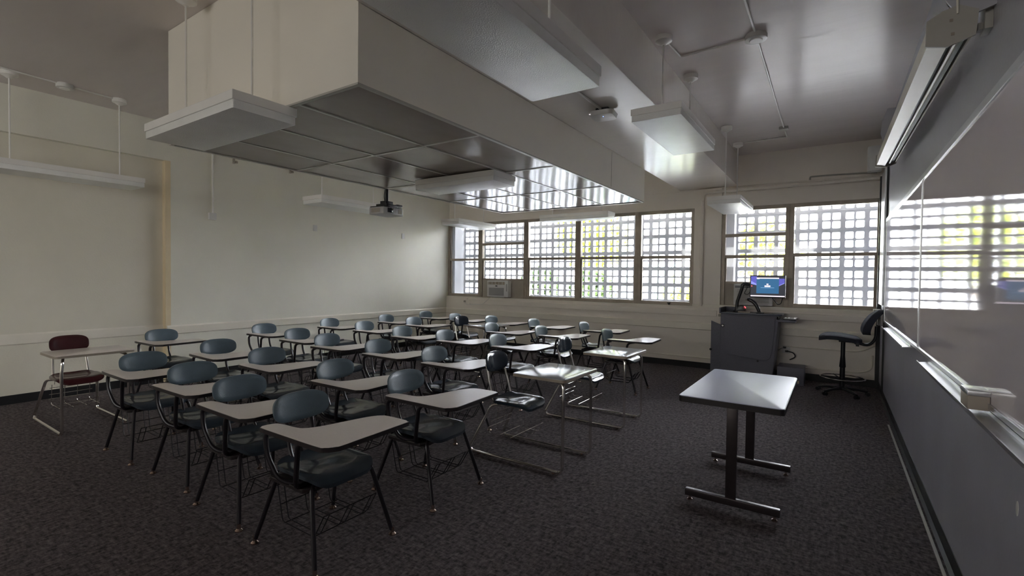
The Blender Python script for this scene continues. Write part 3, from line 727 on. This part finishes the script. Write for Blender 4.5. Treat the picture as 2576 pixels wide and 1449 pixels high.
rows = [  # (row words, y, list of (x, y) or None for a chrome desk, from the whiteboard end leftwards)
    ('row nearest the camera', [(-2.38, 1.68), (-3.13, 1.70), (-3.93, 1.75), (-4.80, 1.72)]),
    ('second row from the camera', [(-2.38, 2.52), (-3.18, 2.50), (-4.24, 2.51), (-5.20, 2.52), (-6.68, 2.56)]),
    ('third row from the camera', [None, (-3.06, 3.55), (-3.91, 3.57), (-4.78, 3.56), (-5.56, 3.66), (-6.46, 3.73)]),
    ('fourth row from the camera', [None, (-3.19, 4.82), (-4.01, 4.78), (-4.76, 4.73), (-5.72, 4.87), (-6.54, 4.85)]),
    ('second row from the window wall', [(-2.38, 6.30), (-3.31, 6.08), (-4.13, 5.98), None, (-5.72, 5.90), (-6.48, 5.98)]),
    ('row along the window wall', [(-3.10, 7.08), (-4.02, 7.04), (-4.95, 7.08), (-5.76, 7.04), (-6.58, 7.09)])]
ordn = ['first', 'second', 'third', 'fourth', 'fifth', 'sixth']
GR = 'tablet-arm chairs in rows facing the whiteboard'
first = True
jit = random.Random(3)
for rn, lst in rows:
    for i, p in enumerate(lst):
        if p is None: continue
        lb = 'blue-grey tablet-arm chair, %s seat from the right in the %s' % (ordn[i], rn)
        rz = jit.uniform(-.035, .035) if not first else 0
        if first:
            proto.location = (p[0], p[1], 0); proto['label'] = lb; proto['group'] = GR; first = False
        else: dup(proto, (p[0], p[1], 0), rz, lb, GR)
GD = 'chrome sled-base desks'
d1 = chrome_desk('seatn', 'seatn', label='chrome sled desk with reflective top and dark seat, nearer of the two in front')
d1.location = (-2.12, 3.49, 0); d1['group'] = GD
d2 = dup(d1, (-2.14, 4.83, 0), .0, 'chrome sled desk with reflective top and dark seat, farther of the two in front', GD)
d3 = dup(d1, (-4.86, 6.24, 0), -.14, 'chrome-legged dark desk turned slightly askew among the back rows near the windows', GD)
dk = chrome_desk('maroon', 'maroon', 'lam', 'maroon seated chrome sled desk standing alone at the far left')
dk.location = (-6.23, 1.61, 0); dk['group'] = GD

# ------------------------------------------------------------------ small table
tb = thing('table', 'small rectangular table with grey laminate top and dark steel T legs', 'table', (-.535, 3.83, 0))
tt = MB().prism(rrect(-.305, .305, -.575, .575, .025, 4), .728, .74).build('tabletop', 'tlam', tb, bevel=.002)
MB().prism(rrect(-.308, .308, -.578, .578, .028, 4), .700, .736).build('edge_band', 'edge', tt, angle=50)
for yy in (-.425, .425):
    lg = MB().b2(-.032, .032, yy - .016, yy + .016, .06, .70).build('leg', 'tframe', tb, bevel=.004)
    MB().b2(-.2, .2, yy - .025, yy + .025, .68, .70).build('top_bracket', 'tframe', lg)
    ft = MB().b2(-.285, .285, yy - .022, yy + .022, .032, .078).build('foot', 'tframe', tb, bevel=.006)
    for q in (-.255, .255): MB().lathe([(.017, 0), (.018, .008), (.008, .014), (.008, .036)], (q, yy, 0), 12).build('glide', 'brass', ft)

# ------------------------------------------------------------------ drafting stool
st = thing('drafting_stool', 'black fabric drafting stool with chrome foot ring beside the whiteboard wall', 'stool', (.11, 7.78, 0))
w = MB()
def sfn(u, v):
    a, b = squ(u, v, 3.); x = -.035 + a * .24; z = .775 + .025 * math.cos(a * 1.6 + .6) + .012 * b * b - (.03 * max(0, -a - .6) ** 1)
    if max(abs(u), abs(v)) > .99: z -= .018
    return (x, b * .24, z)
w.shell(sfn, 18, 14, .05); sea = w.build('seat_cushion', 'fabric', st, angle=60)
w = MB()
def bfn(u, v):
    a, b = squ(u, v, 3.); x = .19 + .16 * (b + 1) / 2 - .03 * math.sin((b + 1) * PI / 2) - .03 * a * a
    if max(abs(u), abs(v)) > .99: x += .02
    return (x, a * .21, .98 + b * .165)
w.shell(bfn, 14, 14, -.085, (1, 0, 0)); w.build('back_cushion', 'fabric', st, angle=60)
MB().tube(fillet([(.06, 0, .72), (.16, 0, .70), (.27, 0, .67), (.345, 0, .76), (.35, 0, .93)], .09), .019, 10).build('back_bracket', 'bp', st)
MB().b2(-.05, .10, -.05, .05, .70, .745).build('mechanism', 'bp', st, bevel=.008)
MB().tube([(.10, -.03, .715), (.14, -.14, .69)], .007).lathe([(.018, -.014), (.018, .014)], (.15, -.16, .685), 10).build('lever', 'bp', st)
MB().lathe([(.032, .36), (.038, .37), (.026, .52), (.026, .72)], (0, 0, 0), 16).build('column_sleeve', 'bp', st)
MB().lathe([(.03, .07), (.03, .36)], (0, 0, 0), 16).build('column', 'bp', st)
ring = [(.25 * math.cos(2 * PI * k / 40), .25 * math.sin(2 * PI * k / 40), .225) for k in range(40)]
rg = MB().tube(ring, .009, 8, True).build('foot_ring', 'chrome', st)
w = MB()
for k in range(4):
    a = k * PI / 2 + .4; w.tube([(.03 * math.cos(a), .03 * math.sin(a), .20), (.245 * math.cos(a), .245 * math.sin(a), .225)], .008, 6)
w.lathe([(.036, .18), (.036, .23)], (0, 0, 0), 16); w.build('ring_spoke', 'bp', rg)
for k in range(5):
    a = k * 2 * PI / 5 + .25; c, s_ = math.cos(a), math.sin(a)
    lg = MB().tube([(.02 * c, .02 * s_, .085), (.18 * c, .18 * s_, .075), (.29 * c, .29 * s_, .055)], [.024, .019, .015], 8).build('base_arm', 'bp', st)
    w = MB()
    for q in (-1, 1):
        px, py = .29 * c - s_ * .017 * q, .29 * s_ + c * .017 * q
        pts = [(px + .024 * math.cos(j * PI / 6) * c, py + .024 * math.cos(j * PI / 6) * s_, .026 + .024 * math.sin(j * PI / 6)) for j in range(12)]
        b0 = len(w.v)
        A = [(p[0] - s_ * .008, p[1] + c * .008, p[2]) for p in pts]; B = [(p[0] + s_ * .008, p[1] - c * .008, p[2]) for p in pts]
        w.loft(A, B)
    w.build('caster', 'bp', lg)

# ------------------------------------------------------------------ podium and what stands on it
pd = thing('podium', 'charcoal equipment podium with rounded front panel against the window wall', 'podium', (-1.06, 8.22, 0))
w = MB(); w.prism([(-.40, 0), (.32, 0), (.37, .62), (.395, .985), (-.40, .985)], -.2, .24, 'y'); w.build('cabinet', 'podium', pd, bevel=.01, smooth=False)
P = [(-.30, .36), (.21, .315), (.25, .32), (.29, .355), (.315, .45), (.345, .80), (.345, .955), (-.345, .965), (-.345, .62), (-.33, .42)]
MB().prism(P, -.212, -.198, 'y').build('front_panel', 'podium', pd, bevel=.004, smooth=False)
MB().prism(rrect(-.42, .43, -.23, .25, .05, 4), .985, 1.01).build('worktop', 'podtop', pd, bevel=.006)
MB().b2(-.42, -.40, -.22, .25, .985, 1.075).b2(-.42, -.2, .22, .25, 1.0, 1.075).build('raised_lip', 'podium', pd, bevel=.004)
sd = MB().prism([(0, 0.0), (.15, .0), (.15, .80), (.0, .86)], -.01, .01, 'y').build('side_door', 'podium', pd, bevel=.003, smooth=False); sd.location = (-.55, -.12, 0); sd.rotation_euler = (0, 0, 0)
MB().lathe([(.018, 0), (.018, .03), (.01, .035)], (0, 0, 0), 12).build('knob', 'bp', sd); sd.children[0].location = (.005, -.01, .41); sd.children[0].rotation_euler = (PI / 2, 0, 0)
k = MB().lathe([(.025, 0), (.025, .006), (.018, .012)], (0, 0, 0), 16).build('lock', 'bp', pd); k.location = (-.365, -.2, .80); k.rotation_euler = (PI / 2, 0, 0)
k2 = MB().lathe([(.014, 0), (.014, .01)], (0, 0, 0), 12).build('key_plate', 'chrome', k); k2.location = (0, 0, .008)
for x, z, r in ((-.02, .92, .014), (.01, .92, .009), (.13, .30, .014)):
    k = MB().lathe([(r, 0), (r, .006)], (0, 0, 0), 10).build('fastener', 'bp', pd); k.location = (x, -.205, z); k.rotation_euler = (PI / 2, 0, 0)
kt = MB().b2(.36, .60, -.23, .15, .90, .93).build('keyboard_shelf', 'podium', pd, bevel=.004)
MB().b2(.36, .40, -.2, .1, .93, .985).build('shelf_arm', 'bp', kt, bevel=.004)
o = MB().b2(-.08, .08, -.17, .13, 0, .022).build('keyboard', 'bp', bevel=.005); o.location = (-.53, 8.20, .931); tag(o, 'black and grey keyboard on the side shelf of the podium', 'keyboard')
w = MB()
for a in range(4):
    for b in range(11): w.b2(-.078 + a * .04, -.045 + a * .04, -.155 + b * .025, -.135 + b * .025, .021, .026)
w.build('keys', 'plastic', o, smooth=False)
# monitor
mn = thing('monitor', 'flat monitor on a black arm showing a teal blue sign-in window', 'monitor', (-1.28, 8.30, 1.01))
MB().lathe([(.05, 0), (.05, .015), (.025, .02), (.025, .03)], (0, 0, 0), 16).build('arm_base', 'bp', mn)
MB().tube([(0, 0, .02), (.01, 0, .16), (.085, -.02, .40)], .024, 10).build('lower_arm', 'bp', mn)
MB().tube(fillet([(.075, -.02, .40), (.10, -.02, .44), (.24, -.04, .415), (.42, -.05, .41)], .03), .027, 10).build('upper_arm', 'bp', mn)
W_, H_ = .475, .335
def MO(x, z, y=0): return (x, y, z)
pan = MB().b2(-W_ / 2, W_ / 2, -.012, .022, -H_ / 2, H_ / 2).build('bezel', 'bp', mn, bevel=.004)
pan.location = (.44, -.135, .402)
MB().b2(-.05, .05, .02, .07, -.05, .05).build('mount', 'bp', pan)
def scr(name, m, polys, y):
    w = MB()
    for p in polys: w.prism([(a * W_ / 2, b * H_ / 2) for a, b in p], y - .0004, y, 'y')
    return w.build(name, m, pan, smooth=False)
R = lambda a, b, c, d: [(a, c), (b, c), (b, d), (a, d)]
scr('screen', 'sc_bg', [R(-.96, .97, -.93, .93)], -.0125)
scr('wallpaper_shape', 'sc_vi', [[(-.94, .92), (-.60, .92), (-.60, .25), (-.94, .38)], [(.62, .72), (.95, .72), (.95, .34), (.62, .10)]], -.013)
scr('wallpaper_light', 'sc_vi2', [[(-.94, .50), (-.60, .22), (-.60, .10), (-.94, .22)], [(.62, .10), (.95, .36), (.95, .30), (.62, .04)]], -.0134)
scr('dialog_window', 'sc_win', [R(-.62, .64, -.62, .72)], -.0138)
scr('title_bar', 'sc_wh', [R(-.62, .64, .70, .80), R(-.6, -.45, .66, .70)], -.0142)
scr('dialog_line', 'sc_ln', [R(-.38, .38, -.13, -.08)], -.0142)
scr('dialog_button', 'sc_wh', [R(-.16, .17, -.04, .10), R(-.05, .06, .14, .26)], -.0146)
scr('taskbar', 'sc_wh', [R(-.95, .97, -.90, -.80)], -.0142)
scr('desktop_icon', 'red', [R(-.92, -.86, -.02, .08)], -.0142)
o = MB().tube(fillet([(.50, -.10, .24), (.58, -.09, .13), (.62, -.09, .15), (.64, -.1, .24)], .02), .006).build('cable', 'bp', mn)
MB().tube(fillet([(.16, -.02, .40), (.10, .0, .28), (.17, .0, .27), (.21, -.02, .38)], .04), .005).build('cable', 'bp', mn)
# other things on the podium
w = MB(); w.prism([(-.09, 0), (.10, 0), (.055, .09), (.035, .13), (.0, .132), (-.04, .10)], -.06, .06, 'y')
o = w.build('desk_phone', 'bp', bevel=.006); o.location = (-1.195, 8.125, 1.011); o.scale = (.85, 1, .85); tag(o, 'black wedge-shaped phone with a small red light on the podium', 'phone')
w = MB(); w.b2(-.018, .022, -.03, .03, -.022, .022); k = w.build('red_display', 'red', o, smooth=False); k.location = (.075, -.02, .095); k.rotation_euler = (0, 1.0, 0)
k.scale = (1, 1, .2)
w = MB(); n = 10; pts = []
for i in range(n + 1):
    a = i / n; pts.append((-.10 + .17 * a + .02 * math.sin(a * PI), 0, .195 * (1 - a ** 1.7) + .01))
w.tube(pts, [.018, .026, .028, .028, .027, .026, .026, .026, .025, .024, .02], 10)
o = w.build('desk_stand', 'bp'); o.location = (-1.0, 8.08, 1.011); tag(o, 'curved black stand leaning up from the podium top below the monitor', 'stand')
MB().b2(.03, .13, -.04, .04, 0, .014).build('base', 'bp', o, bevel=.004); MB().tube([(-.125, 0, .20), (-.08, 0, .195)], .014).build('head', 'greypaint', o)
o = MB().b2(-.085, .085, -.025, .025, 0, .022).build('remote_control', 'filler', bevel=.006); o.location = (-1.13, 8.02 - .0, 1.011); tag(o, 'pale elongated remote lying on the front edge of the podium', 'remote')
MB().b2(.05, .075, -.012, .012, .022, .026).build('button', 'greypaint', o)
# black equipment box on the floor
o = MB().b2(-.20, .14, -.2, .2, 0, .25).build('equipment_box', 'podium', bevel=.008); o.location = (-.475, 8.22, 0); tag(o, 'low black equipment box on the floor right of the podium', 'box')
MB().b2(-.02, .08, -.203, -.199, .03, .07).build('label_plate', 'jamb', o, smooth=False)
# outlet
ot = thing('wall_outlet', 'white wall outlet with two plugs right of the podium', 'outlet', (-.605, YW, .44))
MB().b2(-.055, .055, -.012, 0, -.06, .06).build('plate', 'plastic', ot, bevel=.003)
for dx, dz in ((-.02, .03), (.01, -.025)): MB().b2(dx - .02, dx + .02, -.05, -.012, dz - .014, dz + .014).build('plug', 'bp', ot, bevel=.004)
o = MB().tube(fillet([(-.575, YW - .05, .415), (-.50, YW - .06, .40), (-.47, YW - .06, .34), (-.55, YW - .08, .292)], .05), .008).build('power_cord', 'bp'); tag(o, 'black power cord curving from outlet down to the equipment box', 'cord')
o = MB().tube(fillet([(-.64, YW - .05, .47), (-.68, YW - .06, .45), (-.78, YW - .07, .36), (-.80, YW - .06, .30)], .04), .007).build('power_cord', 'greypaint'); tag(o, 'grey power cord running from outlet behind the podium', 'cord')

# ------------------------------------------------------------------ camera
f, yaw, pitch, roll = 1215.39, .588841, -.0218997, .0129115
cy, sy, cp, sp_, cr, sr = math.cos(yaw), math.sin(yaw), math.cos(pitch), math.sin(pitch), math.cos(roll), math.sin(roll)
fwd = Vector((-sy * cp, cy * cp, sp_)); rt = Vector((cy, sy, 0)); up = rt.cross(fwd)
r2 = rt * cr + up * sr; u2 = up * cr - rt * sr
cam = bpy.data.cameras.new('camera'); co = bpy.data.objects.new('camera', cam); C.objects.link(co)
co.matrix_world = Matrix(((r2.x, u2.x, -fwd.x, 0), (r2.y, u2.y, -fwd.y, 0), (r2.z, u2.z, -fwd.z, 1.5), (0, 0, 0, 1)))
cam.sensor_width = 36; cam.lens = f / 2576 * 36; cam.clip_start = .03; cam.clip_end = 200
S.camera = co

# ------------------------------------------------------------------ light
wd = bpy.data.worlds.new('sky'); S.world = wd; wd.use_nodes = True
bg = wd.node_tree.nodes['Background']; bg.inputs[0].default_value = (.94, .965, 1.0, 1); bg.inputs[1].default_value = 1.0
HOR, PEAK, AZ, EL = 1.5, 36.0, math.radians(38), math.radians(28)
wn, wl = wd.node_tree.nodes, wd.node_tree.links
tcw = wn.new('ShaderNodeTexCoord'); dp = wn.new('ShaderNodeVectorMath'); dp.operation = 'DOT_PRODUCT'
wl.new(tcw.outputs['Generated'], dp.inputs[0]); dp.inputs[1].default_value = (math.sin(AZ) * math.cos(EL), math.cos(AZ) * math.cos(EL), math.sin(EL))
mx_ = wn.new('ShaderNodeMath'); mx_.operation = 'MAXIMUM'; wl.new(dp.outputs['Value'], mx_.inputs[0]); mx_.inputs[1].default_value = 0
pw = wn.new('ShaderNodeMath'); pw.operation = 'POWER'; wl.new(mx_.outputs[0], pw.inputs[0]); pw.inputs[1].default_value = 12.0
ma = wn.new('ShaderNodeMath'); ma.operation = 'MULTIPLY_ADD'; wl.new(pw.outputs[0], ma.inputs[0]); ma.inputs[1].default_value = PEAK; ma.inputs[2].default_value = HOR
wl.new(ma.outputs[0], bg.inputs[1])   # hazy sky: even near the horizon, brighter around the veiled sun
sun = bpy.data.lights.new('sun', 'SUN'); sun.energy = 5; sun.angle = .02; sun.color = (1, .95, .85)
so = bpy.data.objects.new('sun', sun); C.objects.link(so); so.rotation_euler = (math.radians(-38), 0, math.radians(-50))
def portal(x0, x1, y, z0, z1, rx, nm):
    a = bpy.data.lights.new(nm, 'AREA'); a.shape = 'RECTANGLE'; a.size = x1 - x0; a.size_y = z1 - z0; a.cycles.is_portal = True
    o = bpy.data.objects.new(nm, a); C.objects.link(o); o.location = ((x0 + x1) / 2, y, (z0 + z1) / 2); o.rotation_euler = (rx, 0, 0)
portal(-7.45, -2.0, 9.32, 1.05, 3.0, -PI / 2, 'window_portal')
portal(-1.45, .7, 9.32, 1.05, 3.0, -PI / 2, 'window_portal')
portal(-6.6, -4.0, YB - .13, RZ0, RZ1, PI / 2, 'window_portal')
portal(-3.4, -.8, YB - .13, RZ0, RZ1, PI / 2, 'window_portal')
portal2 = bpy.data.lights.new('fill_door_portal', 'AREA'); portal2.shape = 'RECTANGLE'; portal2.size = DZ; portal2.size_y = DY1 - DY0; portal2.cycles.is_portal = True
op = bpy.data.objects.new('fill_door_portal', portal2); C.objects.link(op); op.location = (XR + .15, (DY0 + DY1) / 2, DZ / 2); op.rotation_euler = (0, PI / 2, 0)
S.cycles.use_denoising = True
S.cycles.max_bounces = 10; S.cycles.diffuse_bounces = 8; S.cycles.glossy_bounces = 5; S.cycles.transparent_max_bounces = 16; S.cycles.transmission_bounces = 4
S.cycles.sample_clamp_indirect = 6
S.view_settings.view_transform = 'Standard'; S.view_settings.look = 'None'; S.view_settings.gamma = 1; S.view_settings.exposure = 2.95
